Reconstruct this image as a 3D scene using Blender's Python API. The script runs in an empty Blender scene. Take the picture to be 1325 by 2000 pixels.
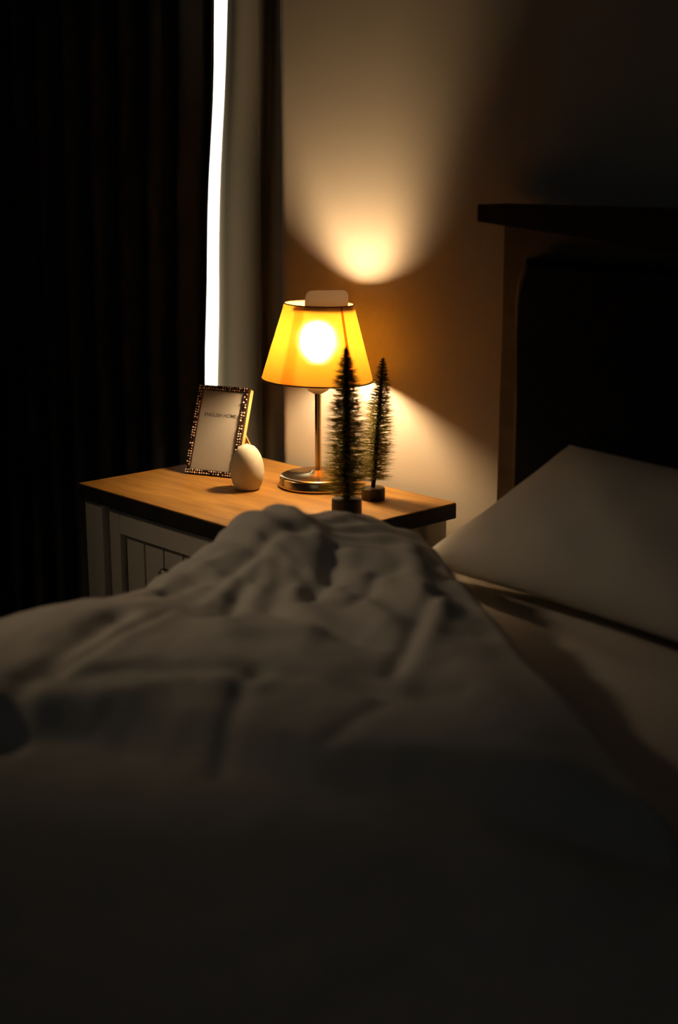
import bpy, bmesh, math, random
from mathutils import Vector, Matrix, noise

random.seed(7)
SC = bpy.context.scene
COL = SC.collection
R = math.radians

# ------------------------------------------------------------------ camera
EYE = Vector((0.0, 0.0, 1.07))
cam_d = bpy.data.cameras.new('camera')
cam = bpy.data.objects.new('camera', cam_d)
COL.objects.link(cam)
cam.location = EYE
cam.rotation_euler = (R(90) - math.atan(680 / 2750), 0, R(47))
cam_d.sensor_fit = 'VERTICAL'
cam_d.sensor_height = 36.0
cam_d.sensor_width = 36.0
cam_d.lens = 2750 / 2000 * 36.0
cam_d.clip_start = 0.02
cam_d.dof.use_dof = True
cam_d.dof.focus_distance = 2.02
cam_d.dof.aperture_fstop = 2.4
SC.camera = cam

# ------------------------------------------------------------------ world, lights, exposure
W = bpy.data.worlds.new('daylight')
SC.world = W
W.use_nodes = True
W.node_tree.nodes['Background'].inputs['Color'].default_value = (1.0, 0.97, 0.93, 1)
W.node_tree.nodes['Background'].inputs['Strength'].default_value = 4.0

def area(name, loc, target, size, power, color):
    l = bpy.data.lights.new(name, 'AREA')
    l.shape = 'DISK'
    l.size = size
    l.energy = power
    l.color = color
    o = bpy.data.objects.new(name, l)
    COL.objects.link(o)
    o.location = loc
    o.rotation_euler = (Vector(target) - Vector(loc)).to_track_quat('-Z', 'Y').to_euler()
    return o

# added warm fill spot from the left, brightens the duvet and nightstand front
BED_FILL_W = 42.0
_l = bpy.data.lights.new('hallway_beam', 'SPOT')
_l.energy = BED_FILL_W
_l.color = (1.0, 0.72, 0.44)
_l.spot_size = R(27)
_l.spot_blend = 1.0
_l.shadow_soft_size = 0.12
_o = bpy.data.objects.new('hallway_beam', _l)
COL.objects.link(_o)
_o.location = (-2.80, -0.25, 1.95)
_o.rotation_euler = (Vector((-1.35, 0.82, 0.56)) - _o.location).to_track_quat('-Z', 'Y').to_euler()
# added weak cool fill behind the camera, lifts the darkest surfaces
area('room_glow', (0.9, -1.9, 1.7), (-1.2, 1.2, 0.9), 1.6, 0.7, (0.72, 0.88, 1.0))
# portal that guides daylight sampling through the gap beside the curtain
_p = area('window_portal', (-1.89, 1.52, 1.15), (-1.89, 0.0, 1.15), 1.0, 1.0, (1, 1, 1))
_p.data.shape = 'RECTANGLE'
_p.data.size = 0.16
_p.data.size_y = 2.3
_p.data.cycles.is_portal = True

LAMP_STRENGTH = 370.0
LAMP_COLOR = (1.0, 0.66, 0.33)

SC.view_settings.view_transform = 'Standard'
SC.view_settings.look = 'None'
SC.view_settings.exposure = 0.0
SC.view_settings.gamma = 1.0
SC.view_settings.use_curve_mapping = False
SC.cycles.use_denoising = True
SC.cycles.max_bounces = 12
SC.cycles.transmission_bounces = 8
SC.cycles.transparent_max_bounces = 8
SC.cycles.sample_clamp_indirect = 4.0
SC.cycles.caustics_reflective = False
SC.cycles.caustics_refractive = False

# ------------------------------------------------------------------ materials
def mat(name, color, rough=0.6, metal=0.0, spec=0.5, sheen=0.0):
    m = bpy.data.materials.new(name)
    m.use_nodes = True
    b = m.node_tree.nodes['Principled BSDF']
    b.inputs['Base Color'].default_value = (*color, 1)
    b.inputs['Roughness'].default_value = rough
    b.inputs['Metallic'].default_value = metal
    b.inputs['Specular IOR Level'].default_value = spec
    b.inputs['Sheen Weight'].default_value = sheen
    return m

def noisy(m, c1, c2, scale=(1, 1, 1), nscale=8.0, detail=6.0, bump=0.0, bscale=None, bdist=0.002, coord='Object'):
    nt = m.node_tree
    b = nt.nodes['Principled BSDF']
    tc = nt.nodes.new('ShaderNodeTexCoord')
    mp = nt.nodes.new('ShaderNodeMapping')
    mp.inputs['Scale'].default_value = scale
    nt.links.new(tc.outputs[coord], mp.inputs['Vector'])
    n = nt.nodes.new('ShaderNodeTexNoise')
    n.inputs['Scale'].default_value = nscale
    n.inputs['Detail'].default_value = detail
    nt.links.new(mp.outputs[0], n.inputs['Vector'])
    r = nt.nodes.new('ShaderNodeValToRGB')
    r.color_ramp.elements[0].position = 0.32
    r.color_ramp.elements[1].position = 0.68
    r.color_ramp.elements[0].color = (*c1, 1)
    r.color_ramp.elements[1].color = (*c2, 1)
    nt.links.new(n.outputs['Fac'], r.inputs[0])
    nt.links.new(r.outputs[0], b.inputs['Base Color'])
    if bump:
        n2 = nt.nodes.new('ShaderNodeTexNoise')
        n2.inputs['Scale'].default_value = bscale or nscale * 4
        n2.inputs['Detail'].default_value = 4
        nt.links.new(mp.outputs[0], n2.inputs['Vector'])
        bp = nt.nodes.new('ShaderNodeBump')
        bp.inputs['Strength'].default_value = bump
        bp.inputs['Distance'].default_value = bdist
        nt.links.new(n2.outputs['Fac'], bp.inputs['Height'])
        nt.links.new(bp.outputs[0], b.inputs['Normal'])
    return m

M = {}
M['wall'] = noisy(mat('wall_paint', (0.6, 0.56, 0.5), 0.75, spec=0.2), (0.62, 0.56, 0.48), (0.66, 0.60, 0.52), nscale=3, bump=0.15, bscale=90)
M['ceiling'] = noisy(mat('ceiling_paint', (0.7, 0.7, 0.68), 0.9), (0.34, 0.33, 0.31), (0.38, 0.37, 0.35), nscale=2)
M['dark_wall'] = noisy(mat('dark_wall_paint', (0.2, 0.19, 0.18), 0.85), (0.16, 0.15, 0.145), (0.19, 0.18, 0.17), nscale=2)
M['drape'] = None
M['floor'] = noisy(mat('floor_wood', (0.12, 0.09, 0.06), 0.5), (0.07, 0.05, 0.035), (0.12, 0.085, 0.055), scale=(1, 8, 1), nscale=6)
M['window_frame'] = noisy(mat('window_frame_paint', (0.4, 0.4, 0.38), 0.5), (0.34, 0.31, 0.26), (0.38, 0.35, 0.29), nscale=4)
M['oak'] = noisy(mat('oak_top', (0.4, 0.26, 0.13), 0.5, spec=0.3), (0.28, 0.135, 0.030), (0.48, 0.26, 0.062), scale=(3, 22, 22), nscale=2.6, detail=8, bump=0.15, bscale=12, bdist=0.0006)
M['paint'] = noisy(mat('cream_paint', (0.5, 0.47, 0.42), 0.55), (0.46, 0.43, 0.38), (0.52, 0.49, 0.43), nscale=5)
M['dark_metal'] = noisy(mat('dark_bronze', (0.05, 0.03, 0.02), 0.4, metal=0.8), (0.03, 0.014, 0.008), (0.05, 0.024, 0.012), nscale=60)
M['setting'] = noisy(mat('dark_setting', (0.03, 0.015, 0.01), 0.8, spec=0.2), (0.018, 0.008, 0.005), (0.03, 0.013, 0.008), nscale=60)
M['knob'] = noisy(mat('knob_metal', (0.1, 0.08, 0.06), 0.4, metal=0.9), (0.1, 0.08, 0.06), (0.14, 0.11, 0.08), nscale=40)
M['brass'] = noisy(mat('polished_brass', (0.85, 0.6, 0.28), 0.22, metal=1.0), (0.78, 0.52, 0.22), (0.88, 0.62, 0.30), nscale=12)
M['porcelain'] = noisy(mat('white_plastic', (0.8, 0.8, 0.76), 0.4), (0.78, 0.77, 0.72), (0.82, 0.81, 0.77), nscale=9)
M['egg'] = noisy(mat('cream_stoneware', (0.7, 0.66, 0.55), 0.7), (0.62, 0.585, 0.47), (0.70, 0.665, 0.55), nscale=30, bump=0.3, bscale=160, bdist=0.0006)
M['paper'] = noisy(mat('card_paper', (0.6, 0.58, 0.55), 0.7), (0.84, 0.80, 0.74), (0.88, 0.84, 0.78), nscale=5)
M['ink'] = noisy(mat('grey_ink', (0.1, 0.1, 0.1), 0.7), (0.10, 0.09, 0.08), (0.13, 0.12, 0.11), nscale=50)
M['gold_wood'] = noisy(mat('gold_backing', (0.6, 0.42, 0.15), 0.5), (0.62, 0.42, 0.14), (0.70, 0.48, 0.18), scale=(1, 1, 6), nscale=20)
M['tree_base'] = noisy(mat('dark_wood', (0.02, 0.012, 0.01), 0.6), (0.010, 0.008, 0.009), (0.018, 0.013, 0.012), scale=(1, 1, 5), nscale=30)
M['wire'] = noisy(mat('dark_green_core', (0.008, 0.010, 0.006), 0.8), (0.006, 0.008, 0.005), (0.012, 0.015, 0.008), nscale=50)
M['linen'] = noisy(mat('white_cotton', (0.6, 0.58, 0.55), 0.85, spec=0.15, sheen=0.1), (0.60, 0.575, 0.53), (0.65, 0.625, 0.58), nscale=6, bump=0.25, bscale=220, bdist=0.0008)
M['sheet'] = noisy(mat('sheet_cotton', (0.55, 0.52, 0.5), 0.85, spec=0.15), (0.52, 0.48, 0.44), (0.58, 0.54, 0.49), nscale=5, bump=0.2, bscale=160, bdist=0.0008)
M['curtain'] = noisy(mat('blackout_cloth', (0.02, 0.02, 0.022), 0.9, spec=0.1), (0.036, 0.039, 0.045), (0.045, 0.049, 0.056), nscale=20)
M['bead'] = noisy(mat('sequin', (0.9, 0.9, 0.92), 0.25), (0.85, 0.86, 0.9), (0.95, 0.95, 0.97), nscale=20)
M['bed_wood'] = noisy(mat('bed_wood', (0.16, 0.12, 0.08), 0.55), (0.13, 0.095, 0.06), (0.19, 0.14, 0.09), scale=(1, 1, 6), nscale=7)
M['cap_wood'] = noisy(mat('dark_cap', (0.015, 0.013, 0.012), 0.6, spec=0.2), (0.012, 0.011, 0.011), (0.02, 0.017, 0.016), scale=(6, 1, 1), nscale=7)
M['headboard_cloth'] = noisy(mat('charcoal_cloth', (0.02, 0.021, 0.024), 0.95, spec=0.1), (0.013, 0.014, 0.016), (0.024, 0.025, 0.028), nscale=260, bump=0.4, bscale=300)
M['piping'] = noisy(mat('tan_piping', (0.2, 0.15, 0.08), 0.8), (0.15, 0.11, 0.06), (0.28, 0.21, 0.12), nscale=300)

def make_glass(name, rough=0.02):
    m = bpy.data.materials.new(name)
    m.use_nodes = True
    nt = m.node_tree
    nt.nodes.remove(nt.nodes['Principled BSDF'])
    out = nt.nodes['Material Output']
    tr = nt.nodes.new('ShaderNodeBsdfTransparent')
    gl = nt.nodes.new('ShaderNodeBsdfGlossy')
    gl.inputs['Roughness'].default_value = rough
    lw = nt.nodes.new('ShaderNodeLayerWeight')
    lw.inputs['Blend'].default_value = 0.5
    pw_ = nt.nodes.new('ShaderNodeMath')
    pw_.operation = 'POWER'
    pw_.inputs[1].default_value = 4.0
    nt.links.new(lw.outputs['Facing'], pw_.inputs[0])
    fr = nt.nodes.new('ShaderNodeMath')
    fr.operation = 'MULTIPLY_ADD'
    fr.inputs[1].default_value = 0.8
    fr.inputs[2].default_value = 0.05
    nt.links.new(pw_.outputs[0], fr.inputs[0])
    mx = nt.nodes.new('ShaderNodeMixShader')
    nt.links.new(fr.outputs[0], mx.inputs[0])
    nt.links.new(tr.outputs[0], mx.inputs[1])
    nt.links.new(gl.outputs[0], mx.inputs[2])
    nt.links.new(mx.outputs[0], out.inputs[0])
    return m
M['glass'] = make_glass('clear_glass')

def translucent(name, col_t, col_d, fac, rough_trans=0.0):
    m = bpy.data.materials.new(name)
    m.use_nodes = True
    nt = m.node_tree
    nt.nodes.remove(nt.nodes['Principled BSDF'])
    out = nt.nodes['Material Output']
    a = nt.nodes.new('ShaderNodeBsdfTranslucent')
    a.inputs['Color'].default_value = (*col_t, 1)
    d = nt.nodes.new('ShaderNodeBsdfDiffuse')
    d.inputs['Color'].default_value = (*col_d, 1)
    mx = nt.nodes.new('ShaderNodeMixShader')
    mx.inputs[0].default_value = fac
    nt.links.new(d.outputs[0], mx.inputs[1])
    nt.links.new(a.outputs[0], mx.inputs[2])
    tc = nt.nodes.new('ShaderNodeTexCoord')
    n = nt.nodes.new('ShaderNodeTexNoise')
    n.inputs['Scale'].default_value = 400
    nt.links.new(tc.outputs['Object'], n.inputs['Vector'])
    bp = nt.nodes.new('ShaderNodeBump')
    bp.inputs['Strength'].default_value = 0.1
    bp.inputs['Distance'].default_value = 0.0003
    nt.links.new(n.outputs['Fac'], bp.inputs['Height'])
    nt.links.new(bp.outputs[0], d.inputs['Normal'])
    nt.links.new(mx.outputs[0], out.inputs[0])
    return m
M['drape'] = translucent('taupe_drape', (0.36, 0.27, 0.15), (0.30, 0.25, 0.17), 0.5)
M['shade'] = translucent('shade_cloth', (0.165, 0.079, 0.0055), (0.80, 0.48, 0.16), 0.5)
# the bulb shows through the thin cloth as a blurred spot
_nt = M['shade'].node_tree
_rf = _nt.nodes.new('ShaderNodeBsdfRefraction')
_rf.inputs['Roughness'].default_value = 0.5
_rf.inputs['IOR'].default_value = 1.35
_rf.inputs['Color'].default_value = (1.0, 0.95, 0.8, 1)
_mx = _nt.nodes.new('ShaderNodeMixShader')
_mx.inputs[0].default_value = 0.03
_out = _nt.nodes['Material Output']
_src = _out.inputs[0].links[0].from_socket
_nt.links.new(_src, _mx.inputs[1])
_nt.links.new(_rf.outputs[0], _mx.inputs[2])
_nt.links.new(_mx.outputs[0], _out.inputs[0])
def tint(name, c):
    m_ = bpy.data.materials.new(name)
    m_.use_nodes = True
    nt_ = m_.node_tree
    nt_.nodes.remove(nt_.nodes['Principled BSDF'])
    t_ = nt_.nodes.new('ShaderNodeBsdfTransparent')
    t_.inputs['Color'].default_value = (*c, 1)
    nt_.links.new(t_.outputs[0], nt_.nodes['Material Output'].inputs[0])
    return m_
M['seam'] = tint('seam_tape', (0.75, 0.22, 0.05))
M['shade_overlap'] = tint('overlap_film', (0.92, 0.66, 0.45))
M['shade_trim'] = mat('shade_trim', (0.10, 0.045, 0.015), 0.8)
M['tag'] = translucent('frosted_plastic', (0.75, 0.72, 0.68), (0.55, 0.53, 0.50), 0.5)
M['carrier'] = translucent('carrier_plastic', (0.55, 0.5, 0.42), (0.6, 0.58, 0.55), 0.5)
M['needle'] = translucent('needle_green', (0.30, 0.26, 0.07), (0.10, 0.11, 0.04), 0.4)

m = bpy.data.materials.new('lit_bulb')
m.use_nodes = True
m.node_tree.nodes.remove(m.node_tree.nodes['Principled BSDF'])
em = m.node_tree.nodes.new('ShaderNodeEmission')
em.inputs['Color'].default_value = (*LAMP_COLOR, 1)
em.inputs['Strength'].default_value = LAMP_STRENGTH
m.node_tree.links.new(em.outputs[0], m.node_tree.nodes['Material Output'].inputs[0])
M['bulb'] = m

m = mat('crystal', (0.9, 0.75, 0.62), 0.18, metal=0.1, spec=1.0)
noisy(m, (0.55, 0.36, 0.26), (1.0, 0.88, 0.78), nscale=500)
M['crystal'] = m

# ------------------------------------------------------------------ helpers
def link(name, me, material=None, parent=None, smooth=False, **props):
    o = bpy.data.objects.new(name, me)
    COL.objects.link(o)
    if material is not None:
        me.materials.append(material)
    if parent is not None:
        o.parent = parent
    if smooth:
        for p in me.polygons:
            p.use_smooth = True
    for k, v in props.items():
        o[k] = v
    return o

def obj(name, bm, material, parent=None, smooth=False, **props):
    me = bpy.data.meshes.new(name)
    bmesh.ops.recalc_face_normals(bm, faces=bm.faces)
    bm.to_mesh(me)
    bm.free()
    return link(name, me, material, parent, smooth, **props)

def thing(name, label, cat, loc, rot=(0, 0, 0), group=None):
    o = bpy.data.objects.new(name, None)
    COL.objects.link(o)
    o.empty_display_size = 0.05
    o.location = loc
    o.rotation_euler = rot
    o['label'] = label
    o['category'] = cat
    if group:
        o['group'] = group
    return o

def box(x0, x1, y0, y1, z0, z1, bev=0.0, seg=2, bm=None):
    own = bm is None
    t = bmesh.new()
    v = [t.verts.new((x, y, z)) for x in (x0, x1) for y in (y0, y1) for z in (z0, z1)]
    for f in ((0, 1, 3, 2), (4, 6, 7, 5), (0, 4, 5, 1), (2, 3, 7, 6), (0, 2, 6, 4), (1, 5, 7, 3)):
        t.faces.new([v[i] for i in f])
    if bev:
        bmesh.ops.bevel(t, geom=t.edges[:], offset=bev, segments=seg, affect='EDGES', profile=0.6)
    if own:
        return t
    me = bpy.data.meshes.new('tmp')
    t.to_mesh(me)
    t.free()
    bm.from_mesh(me)
    bpy.data.meshes.remove(me)
    return bm

def lathe(prof, n=48, bm=None, close=False):
    bm = bm or bmesh.new()
    rings = []
    for r, z in prof:
        if r < 1e-6:
            rings.append([bm.verts.new((0, 0, z))])
        else:
            rings.append([bm.verts.new((r * math.cos(2 * math.pi * k / n), r * math.sin(2 * math.pi * k / n), z)) for k in range(n)])
    pairs = list(zip(rings, rings[1:]))
    if close:
        pairs.append((rings[-1], rings[0]))
    for a, b in pairs:
        if len(a) == 1 and len(b) == 1:
            continue
        for k in range(n):
            k2 = (k + 1) % n
            if len(a) == 1:
                bm.faces.new((a[0], b[k], b[k2]))
            elif len(b) == 1:
                bm.faces.new((a[k], a[k2], b[0]))
            else:
                bm.faces.new((a[k], a[k2], b[k2], b[k]))
    return bm

def tube(pts, r, n=10, bm=None, radii=None):
    bm = bm or bmesh.new()
    pts = [Vector(p) for p in pts]
    rings = []
    for i, p in enumerate(pts):
        d = (pts[min(i + 1, len(pts) - 1)] - pts[max(i - 1, 0)]).normalized()
        up = Vector((0, 1, 0)) if abs(d.y) < 0.9 else Vector((1, 0, 0))
        a = d.cross(up).normalized()
        b = d.cross(a)
        rr = radii[i] if radii else r
        rings.append([bm.verts.new(p + (a * math.cos(2 * math.pi * k / n) + b * math.sin(2 * math.pi * k / n)) * rr) for k in range(n)])
    for a, b in zip(rings, rings[1:]):
        for k in range(n):
            bm.faces.new((a[k], a[(k + 1) % n], b[(k + 1) % n], b[k]))
    bm.faces.new(rings[0][::-1])
    bm.faces.new(rings[-1])
    return bm

def prism(outline, z0, z1, bm=None):
    """closed outline in XY extruded from z0 to z1"""
    bm = bm or bmesh.new()
    a = [bm.verts.new((x, y, z0)) for x, y in outline]
    b = [bm.verts.new((x, y, z1)) for x, y in outline]
    n = len(a)
    for k in range(n):
        bm.faces.new((a[k], a[(k + 1) % n], b[(k + 1) % n], b[k]))
    bm.faces.new(a[::-1])
    bm.faces.new(b)
    return bm

def lerp_list(pts, x):
    if x <= pts[0][0]:
        return pts[0][1]
    for (x0, y0), (x1, y1) in zip(pts, pts[1:]):
        if x <= x1:
            t = (x - x0) / (x1 - x0)
            t = t * t * (3 - 2 * t)
            return y0 + (y1 - y0) * t
    return pts[-1][1]

def lin_list(pts, x):
    for (x0, y0), (x1, y1) in zip(pts, pts[1:]):
        if x <= x1:
            break
    return y0 + (y1 - y0) * (x - x0) / (x1 - x0)

def sstep(a, b, x):
    t = max(0.0, min(1.0, (x - a) / (b - a)))
    return t * t * (3 - 2 * t)

# ------------------------------------------------------------------ the room
WY = 1.415          # face of the wall behind the bed
WX = -1.664         # right-hand corner of the window recess
XL, XR, YF, ZC = -3.4, 1.7, -2.6, 2.5
obj('floor', box(XL - .2, XR + .2, YF - .2, WY + .35, -0.06, 0.0), M['floor'], kind='structure')
obj('ceiling', box(XL - .2, XR + .2, YF - .2, WY + .35, ZC, ZC + .08), M['ceiling'], kind='structure')
# headboard wall with a rounded corner at the window recess
rr = 0.032
arc = [(WX + rr - rr * math.cos(t), WY + rr - rr * math.sin(t)) for t in [i * math.pi / 16 for i in range(9)]]
b = prism([(XR, WY), (XR, WY + .25), (WX, WY + .25)] + arc, 0, ZC)
w = obj('wall_back', b, M['wall'], kind='structure')
md = w.modifiers.new('smooth', 'EDGE_SPLIT'); md.split_angle = R(40)
for p in w.data.polygons:
    p.use_smooth = True
obj('wall_window_side', box(XL, -2.95, WY, WY + .25, 0, ZC), M['wall'], kind='structure')
obj('wall_above_window', box(-2.95, WX, WY, WY + .25, 2.22, ZC), M['wall'], kind='structure')
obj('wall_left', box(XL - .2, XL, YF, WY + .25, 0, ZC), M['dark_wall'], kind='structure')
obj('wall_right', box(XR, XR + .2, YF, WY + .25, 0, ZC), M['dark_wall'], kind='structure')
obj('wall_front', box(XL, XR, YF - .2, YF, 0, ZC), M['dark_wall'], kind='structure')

# tall window: frame, sash and pane inside the recess
win = bpy.data.objects.new('window_1', None)
COL.objects.link(win)
win['kind'] = 'structure'
win.location = (-2.3, 1.55, 0)
def wpart(name, bm, m_, **k):
    o = obj(name, bm, m_, win, **k)
    o.matrix_parent_inverse = Matrix.Translation(-win.location)
    return o
wpart('window_frame', box(-1.765, WX + .002, 1.50, 1.56, 0, 2.22, 0.004), M['window_frame'])
wpart('window_frame', box(-2.95, -2.83, 1.50, 1.56, 0, 2.22, 0.004), M['window_frame'])
wpart('window_frame', box(-2.83, -1.765, 1.50, 1.56, 2.12, 2.22, 0.004), M['window_frame'])
wpart('window_frame', box(-2.83, -1.765, 1.50, 1.56, 0, 0.10, 0.004), M['window_frame'])
# rounded sash stile beside the pane
b = box(-1.880, -1.767, 1.512, 1.566, 0.10, 2.12, 0.022, 6)
wpart('sash', b, M['window_frame'], smooth=True)
wpart('sash', box(-2.83, -2.75, 1.512, 1.566, 0.10, 2.12, 0.012, 3), M['window_frame'], smooth=True)
wpart('pane', box(-2.752, -1.872, 1.550, 1.556, 0.10, 2.12), M['glass'])

# ------------------------------------------------------------------ blackout curtain
def curtain():
    bm = bmesh.new()
    nx, nz = 260, 40
    edge = [(0.0, -1.886), (0.72, -1.872), (0.83, -1.866), (0.924, -1.861), (1.086, -1.846), (1.16, -1.838), (1.241, -1.830), (1.316, -1.826), (2.3, -1.80)]
    zs = [0.03 + (2.30 - 0.03) * k / nz for k in range(nz + 1)]
    rows = []
    for z in zs:
        xe = lin_list(edge, z) + 0.0015 * math.sin(z * 23)
        row = []
        for i in range(nx + 1):
            t = i / nx
            x = xe + (-3.05 - xe) * t
            y = 1.436 + 0.016 * math.sin(t * 88 + 0.5 * math.sin(z * 3)) * (0.7 + .3 * noise.noise((t * 7, z, 0))) * sstep(0, .02, t)
            row.append(bm.verts.new((x, y, z)))
        rows.append(row)
    for a, b_ in zip(rows, rows[1:]):
        for i in range(nx):
            bm.faces.new((a[i], a[i + 1], b_[i + 1], b_[i]))
    return bm
cur = thing('blackout_curtain', 'black floor-length blackout curtain drawn across the window, left of the bright gap', 'curtain', (-2.4, 1.43, 0))
def cpart(name, bm, m_, root, **k):
    o = obj(name, bm, m_, root, **k)
    o.matrix_parent_inverse = Matrix.Translation(-Vector(root.location))
    return o
c = cpart('cloth', curtain(), M['curtain'], cur, smooth=True)
so = c.modifiers.new('thick', 'SOLIDIFY'); so.thickness = 0.003
# tiny glints scattered over the lower curtain
bm = bmesh.new()
rs = random.Random(3)
for k in range(70):
    z = 0.50 + 0.75 * rs.random() ** 2.2
    x = rs.uniform(-2.50, -2.34)
    bmesh.ops.create_icosphere(bm, subdivisions=1, radius=rs.uniform(.0004, .0009), matrix=Matrix.Translation((x, 1.416, z)))
cpart('sequins', bm, M['bead'], cur, kind='stuff')
# curtain rail
cpart('curtain_rail', tube([(-3.1, 1.44, 2.32 - .14), (-1.75, 1.44, 2.32 - .14)], 0.010), M['dark_metal'], cur)

# taupe inner drape between the gap and the corner of the recess
def drape():
    bm = bmesh.new()
    edge = [(0.0, -1.93), (0.702, -1.903), (0.92, -1.893), (1.086, -1.880), (1.323, -1.856), (2.3, -1.80)]
    rows = []
    for k in range(41):
        z = 0.03 + 2.07 * k / 40
        xe = lin_list(edge, z) + .0015 * math.sin(z * 17)
        row = []
        for i in range(61):
            t = i / 60
            x = xe + (-1.668 - xe) * t
            y = 1.468 + 0.007 * math.sin(t * 14 + .6 * math.sin(z * 2)) * sstep(0, .1, t) + .02 * (1 - sstep(0, .12, t))
            row.append(bm.verts.new((x, y, z)))
        rows.append(row)
    for a, b_ in zip(rows, rows[1:]):
        for i in range(60):
            bm.faces.new((a[i], a[i + 1], b_[i + 1], b_[i]))
    return bm
dr = obj('inner_drape', drape(), M['drape'], smooth=True)
dr['label'] = 'narrow taupe drape hanging between the bright gap and the lit wall'
dr['category'] = 'curtain'

# ------------------------------------------------------------------ nightstand
NX0, NX1, NY0, NY1, NT = -1.718, -1.261, 1.084, 1.396, 0.62
ns = thing('nightstand', 'cream painted nightstand with an oak top and a beadboard door', 'nightstand', ((NX0 + NX1) / 2, (NY0 + NY1) / 2, 0))
def np_(name, bm, m_, **k):
    return cpart(name, bm, m_, ns, **k)
top = np_('top', box(NX0, NX1, NY0, NY1, NT - .0225, NT - .0016, 0.001), M['cap_wood'], label='dark edge band of the top')
np_('veneer', box(NX0 + .0006, NX1 - .0006, NY0 + .0006, NY1 - .0006, NT - .0016, NT, 0.0004), M['oak'], label='oak surface')
zt = NT - .022
bx0, bx1, by0, by1 = NX0 + .004, NX1 - .010, NY0 + .007, NY1 - .008
for xx in (bx0, bx1 - .044):
    for yy in (by0, by1 - .04):
        np_('post', box(xx, xx + .044, yy, yy + .04, 0, zt, 0.002), M['paint'])
np_('side_panel', box(bx0 + .008, bx0 + .02, by0 + .04, by1 - .04, .10, zt), M['paint'])
np_('side_panel', box(bx1 - .02, bx1 - .008, by0 + .04, by1 - .04, .10, zt), M['paint'])
np_('back_panel', box(bx0 + .044, bx1 - .044, by1 - .015, by1 - .005, .10, zt), M['paint'])
np_('bottom_panel', box(bx0 + .02, bx1 - .02, by0 + .03, by1 - .015, .10, .115), M['paint'])
# door, recessed gap beside the post
dx0, dx1, dz0, dz1 = bx0 + .056, bx1 - .056, .12, zt - .006
door = np_('door', box(dx0, dx0 + .026, by0 + .004, by0 + .022, dz0, dz1, 0.0012), M['paint'])
def dp(name, bm, m_, **k):
    o = obj(name, bm, m_, door, **k)
    return o
dp('stile', box(dx1 - .026, dx1, by0 + .004, by0 + .022, dz0, dz1, 0.0012), M['paint'])
dp('rail', box(dx0 + .026, dx1 - .026, by0 + .004, by0 + .022, dz1 - .034, dz1, 0.0012), M['paint'])
dp('rail', box(dx0 + .026, dx1 - .026, by0 + .004, by0 + .022, dz0, dz0 + .045, 0.0012), M['paint'])
px0 = dx0 + .030
npl = 6
pw = (dx1 - .030 - px0) / npl
for k in range(npl):
    dp('plank', box(px0 + k * pw + .0018, px0 + (k + 1) * pw - .0018, by0 + .011, by0 + .019, dz0 + .045, dz1 - .034, 0.0015), M['paint'])
dp('door_back', box(dx0 + .026, dx1 - .026, by0 + .019, by0 + .0215, dz0 + .045, dz1 - .034), M['cap_wood'])
kb = lathe([(0, 0), (.005, 0), (.005, .008), (.010, .012), (.011, .017), (.008, .021), (0, .022)], 20)
bmesh.ops.transform(kb, matrix=Matrix.Translation((-1.505, by0 + .004, .526)) @ Matrix.Rotation(R(90), 4, 'X'), verts=kb.verts)
dp('knob', kb, M['knob'], smooth=True)

# ------------------------------------------------------------------ table lamp
LX, LY = -1.467, 1.327
lamp = thing('table_lamp', 'lit brass table lamp with a tapered orange shade on the nightstand', 'lamp', (LX, LY, NT))
def lp(name, bm, m_, **k):
    return obj(name, bm, m_, lamp, **k)
lp('base', lathe([(0, 0), (.055, 0), (.057, .002), (.057, .005), (.0555, .0065), (.0555, .013), (.054, .016), (.050, .0175),
                  (.040, .0175), (.038, .0185), (.012, .0200), (.009, .024), (0, .024)], 64), M['brass'], smooth=True)
lp('pole', lathe([(0.0045, .02), (.0045, .136)], 20), M['brass'], smooth=True)
lp('drip_cup', lathe([(0, .133), (.006, .134), (.015, .139), (.0175, .146), (.0150, .1475), (.008, .147), (0, .147)], 32), M['porcelain'], smooth=True)
lp('socket', lathe([(0, .146), (.0085, .146), (.0085, .176), (.007, .178), (0, .178)], 24), M['porcelain'], smooth=True)
bz = .206
# bulb; the added light-blocking plate sits above it, on the side of the tab
lp('bulb', lathe([(0, .178), (.007, .1785)] + [(.0175 * math.sin(t), bz - .026 * math.cos(t)) for t in [0.42 + i * (math.pi - .42) / 14 for i in range(14)]] + [(0, bz + .026)], 28), M['bulb'], smooth=True)
# shade: tilts a little sideways
SH_R0, SH_R1, SH_Z0, SH_Z1 = .079, .0487, .1545, .2605
view = Vector((-.731, .682, 0))
tilt = Matrix.Translation((0, 0, .18)) @ Matrix.Rotation(R(1.6), 4, view) @ Matrix.Translation((0, 0, -.18))
def shade_pt(az, t, off=0.0):
    r = SH_R0 + (SH_R1 - SH_R0) * t + off
    return Vector((r * math.cos(az), r * math.sin(az), SH_Z0 + (SH_Z1 - SH_Z0) * t))
bm = bmesh.new()
n = 96
ra = [bm.verts.new(shade_pt(2 * math.pi * k / n, 0)) for k in range(n)]
rb = [bm.verts.new(shade_pt(2 * math.pi * k / n, 1)) for k in range(n)]
for k in range(n):
    bm.faces.new((ra[k], ra[(k + 1) % n], rb[(k + 1) % n], rb[k]))
bmesh.ops.transform(bm, matrix=tilt, verts=bm.verts)
shade = lp('shade', bm, M['shade'], smooth=True)
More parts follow.
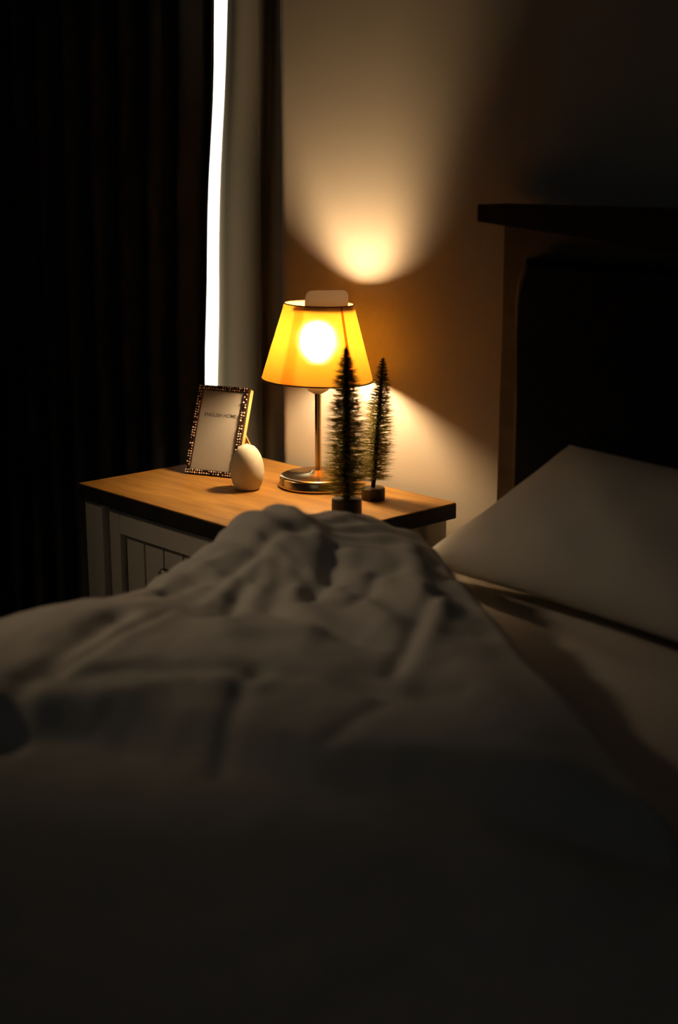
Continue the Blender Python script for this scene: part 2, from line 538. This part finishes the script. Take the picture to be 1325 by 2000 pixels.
def ring(r, z, w):
    bm = bmesh.new()
    ks = 96
    rings = []
    for k in range(ks):
        a = 2 * math.pi * k / ks
        rings.append([bm.verts.new(((r + w * math.cos(q)) * math.cos(a), (r + w * math.cos(q)) * math.sin(a), z + w * math.sin(q))) for q in [j * math.pi / 3 for j in range(6)]])
    for k in range(ks):
        A, B = rings[k], rings[(k + 1) % ks]
        for j in range(6):
            bm.faces.new((A[j], A[(j + 1) % 6], B[(j + 1) % 6], B[j]))
    bmesh.ops.transform(bm, matrix=tilt, verts=bm.verts)
    return bm
obj('trim', ring(SH_R0, SH_Z0, .0011), M['shade_trim'], shade, smooth=True)
obj('trim', ring(SH_R1, SH_Z1, .0009), M['shade_trim'], shade, smooth=True)
def strip(az0, az1, off, name, m_, t0=0.0, t1=1.0):
    bm = bmesh.new()
    prev = None
    for k in range(9):
        t = t0 + (t1 - t0) * k / 8
        row = [bm.verts.new(tilt @ shade_pt(az0 + (az1 - az0) * j / 4, t, off)) for j in range(5)]
        if prev:
            for j in range(4):
                bm.faces.new((prev[j], prev[j + 1], row[j + 1], row[j]))
        prev = row
    return obj(name, bm, m_, shade, smooth=True)
# azimuth (room) of the direction from the lamp to the camera, and to the right of the picture
A_CAM = math.atan2(-.682, .731)
def az_view(deg):       # 0 faces the camera, + turns to the right of the picture
    return A_CAM + R(deg)
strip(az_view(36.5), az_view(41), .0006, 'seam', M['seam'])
strip(az_view(-40), az_view(-24), -.0008, 'overlap', M['shade_overlap'])  # orange tinted band on the inner face of the cloth
# frosted carrier tab that stands out of the top opening
def tab():
    right = Vector((.682, .731, 0))
    fwd = Vector((-.731, .682, 0))
    pa = right * -.0185 + fwd * -.042
    pb = right * .0405 + fwd * -.010
    bm = bmesh.new()
    z0, z1, cr = .2535, .2815, .009
    L = (pb - pa).length
    u = (pb - pa).normalized()
    nrm = Vector((-u.y, u.x, 0))
    out = [(0, z0), (L, z0), (L, z1 - cr)] + [(L - cr + cr * math.cos(t), z1 - cr + cr * math.sin(t)) for t in [i * math.pi / 12 for i in range(1, 7)]] + \
          [(cr - cr * math.sin(t), z1 - cr + cr * math.cos(t)) for t in [i * math.pi / 12 for i in range(0, 7)]]
    A = [bm.verts.new(pa + u * s + Vector((0, 0, z))) for s, z in out]
    B = [bm.verts.new(pa + u * s + Vector((0, 0, z)) + nrm * .0014) for s, z in out]
    k = len(A)
    bm.faces.new(A)
    bm.faces.new(B[::-1])
    for i in range(k):
        bm.faces.new((A[i], A[(i + 1) % k], B[(i + 1) % k], B[i]))
    bmesh.ops.transform(bm, matrix=tilt, verts=bm.verts)
    return bm
pts = []
for k in range(64):
    a = 2 * math.pi * k / 64
    x, y = .0462 * math.cos(a), .0462 * math.sin(a)
    if x > .0158 + .353 * y:
        pts.append((k, x, y))
ks = [p[0] for p in pts]
gap = next((i for i in range(1, len(ks)) if ks[i] != ks[i - 1] + 1), 0)
pts = pts[gap:] + pts[:gap]
pb_ = prism([(x, y) for _, x, y in pts], .2495, .2507)
bmesh.ops.transform(pb_, matrix=tilt, verts=pb_.verts)
obj('carrier_plate', pb_, M['carrier'], shade)  # hidden plate, added to cast the diagonal shadow on the wall
obj('carrier_tab', tab(), M['tag'], shade, label='frosted white tab at the top opening')
# ------------------------------------------------------------------ picture frame
FW, FH, FB = .086, .136, .0075
fr = thing('picture_frame', 'small rhinestone picture frame leaning back at the left rear of the nightstand', 'picture frame', (-1.664, 1.235, NT + .0015), (0, 0, .38))
tm = Matrix.Rotation(-.38, 4, 'X')
def fp(name, bm, m_, parent=None, **k):
    bmesh.ops.transform(bm, matrix=tm, verts=bm.verts)
    return obj(name, bm, m_, parent or fr, **k)
bm = bmesh.new()
for a in ((0, FW, 0, FB), (0, FW, FH - FB, FH), (0, FB, FB, FH - FB), (FW - FB, FW, FB, FH - FB)):
    box(a[0], a[1], 0, .006, a[2], a[3], 0.0008, 1, bm)
border = fp('border', bm, M['setting'])
bm = bmesh.new()
rs = random.Random(11)
def gem(x, z, r):
    bmesh.ops.create_icosphere(bm, subdivisions=1, radius=r, matrix=Matrix.Translation((x, -.0006, z)) @ Matrix.Rotation(rs.random() * 6, 4, (rs.random(), rs.random(), rs.random() + .1)) @ Matrix.Diagonal((1, .8, 1, 1)))
step = .0040
k = 0
for row in (.0019, .0056):
    x = row
    while x < FW - row:
        for z in (row, FH - row):
            if rs.random() < .80:
                gem(x + rs.uniform(-.0004, .0004), z, rs.uniform(.0010, .0017))
        x += step
    z = row + step
    while z < FH - row - step / 2:
        for x in (row, FW - row):
            if rs.random() < .80:
                gem(x, z + rs.uniform(-.0004, .0004), rs.uniform(.0010, .0017))
        z += step
gm = fp('rhinestones', bm, M['crystal'], border)
gm['kind'] = 'stuff'
card = fp('card', box(FB - .001, FW - FB + .001, .0028, .0034, FB - .001, FH - FB + .001), M['paper'])
fp('glass', box(FB - .001, FW - FB + .001, .0014, .0022, FB - .001, FH - FB + .001), M['glass'])
back = fp('backing', box(.002, FW - .0005, .0062, .0150, .002, FH - .001, 0.0006, 1), M['gold_wood'])
# folding easel strut behind, reaching the table
stz = .070
pt = Vector((FW * .90, .0150, stz))
ptw = tm @ pt
bm = bmesh.new()
dirv = Vector((.012, .052, 0))
foot = Vector((FW * .90, .086, -.0015))
for s in (0,):
    w2 = Vector((.006, 0, 0)); th = Vector((0, .003, 0))
    vs = [ptw - w2 * .7, ptw + w2 * .7, ptw + w2 * .7 + th, ptw - w2 * .7 + th, foot - w2, foot + w2, foot + w2 + th, foot - w2 + th]
    V = [bm.verts.new(v) for v in vs]
    for f in ((0, 1, 2, 3), (7, 6, 5, 4), (0, 4, 5, 1), (1, 5, 6, 2), (2, 6, 7, 3), (3, 7, 4, 0)):
        bm.faces.new([V[i] for i in f])
obj('easel_strut', bm, M['gold_wood'], fr)
# printed word on the card
cu = bpy.data.curves.new('lettering', 'FONT')
cu.body = 'ENGLISH HOME'
cu.size = .0076
cu.offset = .00012
cu.align_x = 'CENTER'
cu.align_y = 'CENTER'
cu.space_character = 1.02
cu.extrude = .00005
_t = bpy.data.objects.new('tmp_text', cu)
COL.objects.link(_t)
bpy.context.view_layer.update()
_me = bpy.data.meshes.new_from_object(_t.evaluated_get(bpy.context.evaluated_depsgraph_get()))
bpy.data.objects.remove(_t)
_me.materials.clear()
_me.materials.append(M['ink'])
tx = bpy.data.objects.new('lettering', _me)
COL.objects.link(tx)
tx.parent = card
tx.matrix_local = tm @ Matrix.Translation((FW * .50, .0027, FH * .672)) @ Matrix.Rotation(R(90), 4, 'X')

# ------------------------------------------------------------------ stoneware egg
prof = [(0, 0), (.0145, 0), (.0175, .002)]
for i in range(1, 15):
    t = i / 15
    z = .002 + t * .064
    # egg: widest at about 40 % of its height
    a = (z - .026) / (.040 if z > .026 else .034)
    prof.append((.0240 * math.sqrt(max(0, 1 - a * a)) if z > .026 else .0240 - (.0065) * (abs(a) / .71) ** 2.2, z))
prof.append((0, .066))
e = obj('egg_ornament', lathe(prof, 48), M['egg'], smooth=True)
e.location = (-1.520, 1.239, NT)
e['label'] = 'cream stoneware egg ornament in front of the picture frame'
e['category'] = 'ornament'

# ------------------------------------------------------------------ bottle-brush trees
def brush_tree(loc, h, base_r, base_h, rmax, lean, seed, label, dens, rprof, core_r, zst):
    t = thing('bottle_brush_tree', label, 'ornament', loc, (0, 0, 0), 'bottle-brush trees on the nightstand')
    rs = random.Random(seed)
    obj('base', lathe([(0, 0), (base_r, 0), (base_r, base_h - .0015), (base_r - .0015, base_h), (0, base_h)], 32), M['tree_base'], t)
    p0 = Vector((0, 0, base_h - .002))
    ax = Vector((lean[0], lean[1], h - base_h + .002))
    Lx = ax.length
    axn = ax.normalized()
    obj('core', tube([p0 + axn * Lx * s for s in (0, .03, .12, .5, .9, .985)], .003, 8, None, [core_r * q for q in (.8, .9, 1.0, 1.0, .55, .15)]), M['wire'], t, smooth=True)
    ua = axn.orthogonal().normalized()
    ub = axn.cross(ua)
    verts, faces = [], []
    pitch = .0078
    N = int(dens)
    for i in range(N):
        s = zst + (1 - zst) * (i + rs.random() * .5) / N
        turn = s * Lx / pitch * 2 * math.pi
        a = turn + rs.gauss(0, .30) + rs.choice((0, math.pi)) 
        if rs.random() < .20:
            a = rs.random() * 2 * math.pi
        s2 = s + rs.gauss(0, .0007) / Lx
        r = rmax * lerp_list(rprof, s) * rs.uniform(.72, 1.06)
        rad = ua * math.cos(a) + ub * math.sin(a)
        side = axn.cross(rad)
        st = p0 + axn * Lx * s2
        droop = rs.gauss(0.10, .10)
        end = st + rad * r + axn * r * droop + side * r * rs.gauss(0, .12)
        mid = st + rad * r * .5 + axn * r * (droop * .7 - .03)
        wv = (axn * math.cos(rs.random() * 3.14) + side * math.sin(rs.random() * 3.14)).normalized() * .00044
        k = len(verts)
        verts += [st - wv, st + wv, mid + wv * .9, mid - wv * .9, end]
        faces += [(k, k + 1, k + 2, k + 3), (k + 3, k + 2, k + 4)]
    me = bpy.data.meshes.new('needles')
    me.from_pydata([tuple(v) for v in verts], [], faces)
    link('needles', me, M['needle'], t, kind='stuff')
    return t
RIGHT = Vector((.682, .731, 0))
brush_tree((-1.318, 1.243, NT), .222, .0200, .021, .0375, tuple(RIGHT * -.001)[:2], 5,
           'taller dark green bottle-brush tree at the front edge of the nightstand', 3600,
           [(0, .85), (.085, .9), (.16, 1.0), (.35, .97), (.55, .84), (.75, .60), (.88, .36), (.96, .16), (1, .04)], .0050, .02)
brush_tree((-1.353, 1.326, NT), .196, .0165, .017, .0300, tuple(RIGHT * .0125)[:2], 9,
           'shorter bottle-brush tree leaning at the back, closest to the wall', 2300,
           [(0, .85), (.085, .9), (.2, 1.0), (.4, .98), (.6, .84), (.78, .58), (.9, .36), (.97, .2), (1, .06)], .0033, .07)

# ------------------------------------------------------------------ bed
MX0, MX1, MY0, MY1, MZ = -1.232, 0.37, -0.66, 1.330, 0.560
bed = thing('bed', 'wooden bed with a dark capped, charcoal upholstered headboard', 'bed', (-.43, .35, 0))
def bp(name, bm, m_, **k):
    return cpart(name, bm, m_, bed, **k)
bp('base', box(MX0 + .02, MX1 - .02, MY0 + .02, MY1, .10, .30, .01), M['headboard_cloth'])
for xx in (MX0 + .05, MX1 - .11):
    for yy in (MY0 + .06, MY1 - .12):
        bp('leg', box(xx, xx + .06, yy, yy + .06, 0, .10), M['bed_wood'])
HX0, HX1 = -1.172, .31
bp('headboard_frame', box(HX0, HX1, 1.375, 1.407, .0, 1.0, .002), M['bed_wood'])
# cap with an arched lower edge
bm = bmesh.new()
xs = [HX0 - .024 + (HX1 - HX0 + .048) * k / 60 for k in range(61)]
def arch(x):
    t = min(x - (HX0 - .024), (HX1 + .024) - x)
    return 1.000 - .085 * min(t, .35) ** 1.0 + .0 * t
A = [bm.verts.new((x, 1.352, 1.021)) for x in xs]; B = [bm.verts.new((x, 1.352, arch(x))) for x in xs]
Cc = [bm.verts.new((x, 1.410, 1.021)) for x in xs]; D = [bm.verts.new((x, 1.374, arch(x))) for x in xs]
for i in range(60):
    bm.faces.new((A[i], B[i], B[i + 1], A[i + 1]))
    bm.faces.new((A[i], A[i + 1], Cc[i + 1], Cc[i]))
    bm.faces.new((B[i], D[i], D[i + 1], B[i + 1]))
    bm.faces.new((D[i], Cc[i], Cc[i + 1], D[i + 1]))
bm.faces.new((A[0], Cc[0], D[0], B[0])); bm.faces.new((A[-1], B[-1], D[-1], Cc[-1]))
bp('headboard_cap', bm, M['cap_wood'])
# upholstered panel with shoulders and piping, outline in XZ
sh = [(-1.130, .30), (-1.132, .68), (-1.134, .80), (-1.137, .90), (-1.1345, .925), (-1.128, .944), (-1.127, .950), (-1.123, .956)]
mirror = [(HX0 + HX1 - x, z) for x, z in reversed(sh)]
outl = sh + mirror
bm = bmesh.new()
A = [bm.verts.new((x, 1.375, z)) for x, z in outl]
B = [bm.verts.new((x, 1.362, z)) for x, z in outl]
cx, cz = (HX0 + HX1) / 2, .63
Cc = [bm.verts.new((cx + (x - cx) * .985, 1.352, cz + (z - cz) * .975)) for x, z in outl]
k = len(outl)
for i in range(k):
    j = (i + 1) % k
    bm.faces.new((A[i], A[j], B[j], B[i]))
    bm.faces.new((B[i], B[j], Cc[j], Cc[i]))
bm.faces.new(Cc)
up = bp('upholstered_panel', bm, M['headboard_cloth'])
o = obj('piping', tube([(x - .0015, 1.3665, z) for x, z in sh], .0030, 8), M['piping'], up, smooth=True, label='tan piping')
o = obj('piping', tube([(x + .0015, 1.3665, z) for x, z in mirror], .0030, 8), M['piping'], up, smooth=True)

# mattress under a white sheet
def mattress():
    bm = bmesh.new()
    nx, ny = 90, 110
    cr = .03
    xs = [MX0 + cr - cr * math.sin(a) for a in [R(90) - i * R(90) / 6 for i in range(6)]] + [MX0 + cr + (MX1 - MX0 - 2 * cr) * k / nx for k in range(nx + 1)]
    rows = []
    for j in range(ny + 1):
        y = MY0 + (MY1 - MY0) * j / ny
        row = []
        ed = min(y - MY0, MY1 - y)
        dz = -.02 * (1 - sstep(0, .03, ed))
        row.append(bm.verts.new((MX0, y, .30)))
        for a in [i * R(90) / 6 for i in range(7)]:
            row.append(bm.verts.new((MX0 + cr - cr * math.cos(a), y, MZ - cr + cr * math.sin(a) + dz)))
        for k in range(1, nx):
            x = MX0 + cr + (MX1 - MX0 - 2 * cr) * k / nx
            z = MZ + dz + .004 * noise.noise((x * 3, y * 9, 2)) + .0035 * math.sin((y * 1.0 + x * .35) * 75 + 3 * noise.noise((x * 3, y * 3, 1))) * noise.noise((x * 4, y * 4, 7))
            row.append(bm.verts.new((x, y, z)))
        for a in [i * R(90) / 6 for i in range(7)]:
            row.append(bm.verts.new((MX1 - cr + cr * math.sin(a), y, MZ - cr + cr * math.cos(a) + dz)))
        row.append(bm.verts.new((MX1, y, .30)))
        rows.append(row)
    for a, b_ in zip(rows, rows[1:]):
        for i in range(len(a) - 1):
            bm.faces.new((a[i], a[i + 1], b_[i + 1], b_[i]))
    bm.faces.new(rows[0]); bm.faces.new(rows[-1][::-1])
    for a, b_ in zip(rows, rows[1:]):
        bm.faces.new((a[0], b_[0], b_[-1], a[-1]))
    return bm
mt = obj('mattress', mattress(), M['sheet'], smooth=True)
mt['label'] = 'mattress covered in a white sheet under the duvet and pillow'
mt['category'] = 'mattress'

# ---- duvet: a heaped, creased cover, edge turned diagonally towards the pillow
CREST = [(-.66, .632), (.60, .632), (.76, .633), (.845, .628), (.873, .638), (.90, .650), (.945, .664), (.962, .678), (.982, .690),
         (1.02, .684), (1.07, .670), (1.10, .668), (1.15, .654), (1.19, .632), (1.23, .604), (1.27, .582)]
HEAD = [(-1.30, 1.275), (-1.22, 1.262), (-1.15, 1.222), (-1.0, 1.127), (-.906, 1.068), (-.80, 1.0), (-.714, .943), (-.4, .73), (0.0, .52), (.45, .40)]
STEP = [(-1.35, .12), (-1.006, .546), (-.947, .605), (-.877, .638), (-.761, .675), (-.687, .714), (-.45, .78), (.0, .60), (.45, .45)]
VALLEYS = [
 ([(-1.133, 0.753), (-1.088, 0.677), (-1.035, 0.595), (-0.989, 0.539)], .010, .015),
 ([(-1.036, 0.622), (-1.080, 0.717), (-1.108, 0.804), (-1.100, 0.851), (-1.050, 0.878), (-0.983, 0.874), (-0.918, 0.881), (-0.875, 0.900)], .009, .011),
 ([(-0.831, 0.842), (-0.874, 0.906), (-0.937, 1.012)], .009, .011),
 ([(-0.831, 0.645), (-0.881, 0.706), (-0.918, 0.754)], .006, .010),
 ([(-1.016, 0.615), (-1.000, 0.679), (-0.953, 0.724), (-0.920, 0.756), (-0.857, 0.785), (-0.795, 0.812), (-0.749, 0.839)], .007, .010),
 ([(-1.026, 0.905), (-1.051, 0.964), (-1.089, 1.010)], .009, .013),
 ([(-1.176, 0.848), (-1.144, 0.893), (-1.149, 0.969), (-1.133, 1.008)], .007, .011),
 ([(-0.765, 0.701), (-0.782, 0.745), (-0.789, 0.787)], .006, .012),
 ([(-1.053, 0.814), (-1.120, 0.908), (-1.076, 0.928)], .006, .011),
 ([(-0.974, 0.935), (-1.023, 1.012), (-1.013, 1.033)], .005, .009),
]
RIDGES = [
 ([(-1.190, 1.027), (-1.095, 1.003), (-1.049, 1.037), (-1.001, 1.060)], .008, .014),
 ([(-1.078, 0.788), (-1.000, 0.803), (-0.945, 0.840)], .008, .018),
 ([(-1.026, 0.905), (-0.986, 0.947), (-0.919, 0.924)], .007, .016),
 ([(-0.951, 0.614), (-0.942, 0.676), (-0.892, 0.721)], .007, .018),
 ([(-0.915, 0.999), (-0.838, 0.882), (-0.802, 0.826)], .006, .016),
 ([(-1.06, 1.10), (-.98, 1.03), (-.90, .97)], .007, .016),
]
def seg_d(px, py, a, b):
    ax, ay = a; bx, by = b
    dx, dy = bx - ax, by - ay
    t = max(0, min(1, ((px - ax) * dx + (py - ay) * dy) / (dx * dx + dy * dy)))
    return math.hypot(px - ax - t * dx, py - ay - t * dy)
def fold_h(x, y):
    h = 0
    if not (-1.3 < x < -.6 and .4 < y < 1.3):
        return 0
    for sgn, S in ((-1, VALLEYS), (1, RIDGES)):
        for pts, amp, wd in S:
            xs_ = [p[0] for p in pts]; ys_ = [p[1] for p in pts]
            if x < min(xs_) - .06 or x > max(xs_) + .06 or y < min(ys_) - .06 or y > max(ys_) + .06:
                continue
            d = min(seg_d(x, y, a, b) for a, b in zip(pts, pts[1:]))
            h += sgn * amp * math.exp(-(d / wd) ** 2)
    return h
def duvet_z(x, y):
    cz_ = lerp_list(CREST, y)
    yn = lin_list(STEP, x)
    s = sstep(-.012, .030, y - yn)
    zi = .598 + .036 * s
    hy = lin_list(HEAD, x)
    zi += .012 * math.exp(-((hy - .10 - y) / .05) ** 2) * s
    k = math.exp(-(max(0, x + 1.185) / .105) ** 2)
    z = zi + (cz_ - zi) * k
    z += .010 * (1 - .7 * k) * noise.noise((x * 5.5 + 3, y * 5.5, 1.7)) + .0024 * noise.noise((x * 19, y * 15, 4.2)) + .0016 * noise.noise((x * 48, y * 40, 9.2))
    # small creases fanning from the heap
    ang = math.atan2(y - .98, x + 1.15)
    rad = math.hypot(y - .98, x + 1.15)
    z += .0020 * math.sin(ang * 19 + 2.2 * noise.noise((x * 6, y * 6, 3))) * sstep(.03, .12, rad) * (1 - sstep(.22, .5, rad))
    z += fold_h(x, y)
    # thin creases on the lower layer
    return z
def duvet():
    bm = bmesh.new()
    cols = []
    # side: hangs a short way over the edge
    side = [(-1.252, .46), (-1.252, .52), (-1.249, .56), (-1.243, .585)]
    nx = 300
    us = [('s', k) for k in range(len(side))] + [('x', -1.235 + (0.395 + 1.235) * (k / nx) ** 1.35) for k in range(nx + 1)]
    ny = 400
    for kind, v in us:
        x = side[v][0] if kind == 's' else v
        hy = lin_list(HEAD, x)
        col = []
        for j in range(ny + 1):
            t = j / ny
            t = 1 - (1 - t) ** 1.5
            y = -.64 + (hy + .64) * t
            z = duvet_z(max(x, -1.235), y)
            xx = x
            if kind == 's' or x < -1.19:
                z0 = duvet_z(-1.19, y)
                if kind == 's':
                    f = (side[v][1] - .585) / (.46 - .585)
                    top = z0 - .028
                    z = top + (.46 - top) * f
                    xx = x + .010 * math.sin(y * 21) * f
                    if y > 1.05:
                        xx = x + .004 * f
                else:
                    z = z0 - .028 * (1 - math.sqrt(max(0, 1 - ((-1.19 - x) / .045) ** 2)))
            # rounded head edge
            d = hy - y
            if d < .035:
                fl = .574 if kind != 's' else min(z, .574)
                z = fl + (z - fl) * math.sqrt(max(0, 1 - (1 - d / .035) ** 2)) if z > fl else z
                if j == ny and kind != 's':
                    z = .5625
            col.append(bm.verts.new((xx, y, z)))
        cols.append(col)
    for a, b_ in zip(cols, cols[1:]):
        for j in range(ny):
            bm.faces.new((a[j], a[j + 1], b_[j + 1], b_[j]))
    return bm
dv = obj('duvet', duvet(), M['linen'], smooth=True)
dv['label'] = 'crumpled white duvet heaped along the bed beside the nightstand'
dv['category'] = 'duvet'

# ---- pillow
def pillow():
    bm = bmesh.new()
    A = Vector((-1.215, 1.262, .572)); B = Vector((-1.028, 1.338, .742))
    C_ = Vector((-.52, 1.175, .580)); D = Vector((-.36, 1.335, .735))
    N = 64
    front, backr = [], []
    for i in range(N + 1):
        s = -1 + 2 * i / N
        s = math.copysign(1 - (1 - abs(s)) ** 1.3, s)
        fr_, bk = [], []
        for j in range(N + 1):
            t = -1 + 2 * j / N
            t = math.copysign(1 - (1 - abs(t)) ** 1.3, t)
            u, v = (s + 1) / 2, (t + 1) / 2
            # slightly concave edges with pulled-out corners
            cu_, cv = u, v
            cu_ += .025 * (0.5 - u) * 2 * (1 - (2 * v - 1) ** 2)
            cv += .045 * (0.5 - v) * 2 * (1 - (2 * u - 1) ** 2)
            p = (A * (1 - cu_) + C_ * cu_) * (1 - cv) + (B * (1 - cu_) + D * cu_) * cv
            nrm = (C_ - A).cross(B - A).normalized()
            if nrm.z < 0:
                nrm = -nrm
            th = ((1 - abs(s) ** 2.6) * (1 - abs(t) ** 2.2)) ** .5
            wr = .004 * noise.noise((p.x * 14, p.y * 9, p.z * 14)) + .0035 * math.sin((u * 3 + v * 2.2) * 6 + 3 * noise.noise((p.x * 5, p.y * 5, p.z * 5))) * th
            fr_.append(bm.verts.new(p + nrm * (.068 * th + wr * min(1, th * 2))))
            e_ = i in (0, N) or j in (0, N)
            bk.append(fr_[-1] if e_ else bm.verts.new(p - nrm * .052 * th))
        front.append(fr_); backr.append(bk)
    for G in (front, backr):
        for i in range(N):
            for j in range(N):
                q = (G[i][j], G[i + 1][j], G[i + 1][j + 1], G[i][j + 1])
                if len(set(q)) == 4:
                    try:
                        bm.faces.new(q)
                    except ValueError:
                        pass
    return bm
pl = obj('pillow', pillow(), M['linen'], smooth=True)
pl['label'] = 'white pillow propped against the headboard at the right'
pl['category'] = 'pillow'
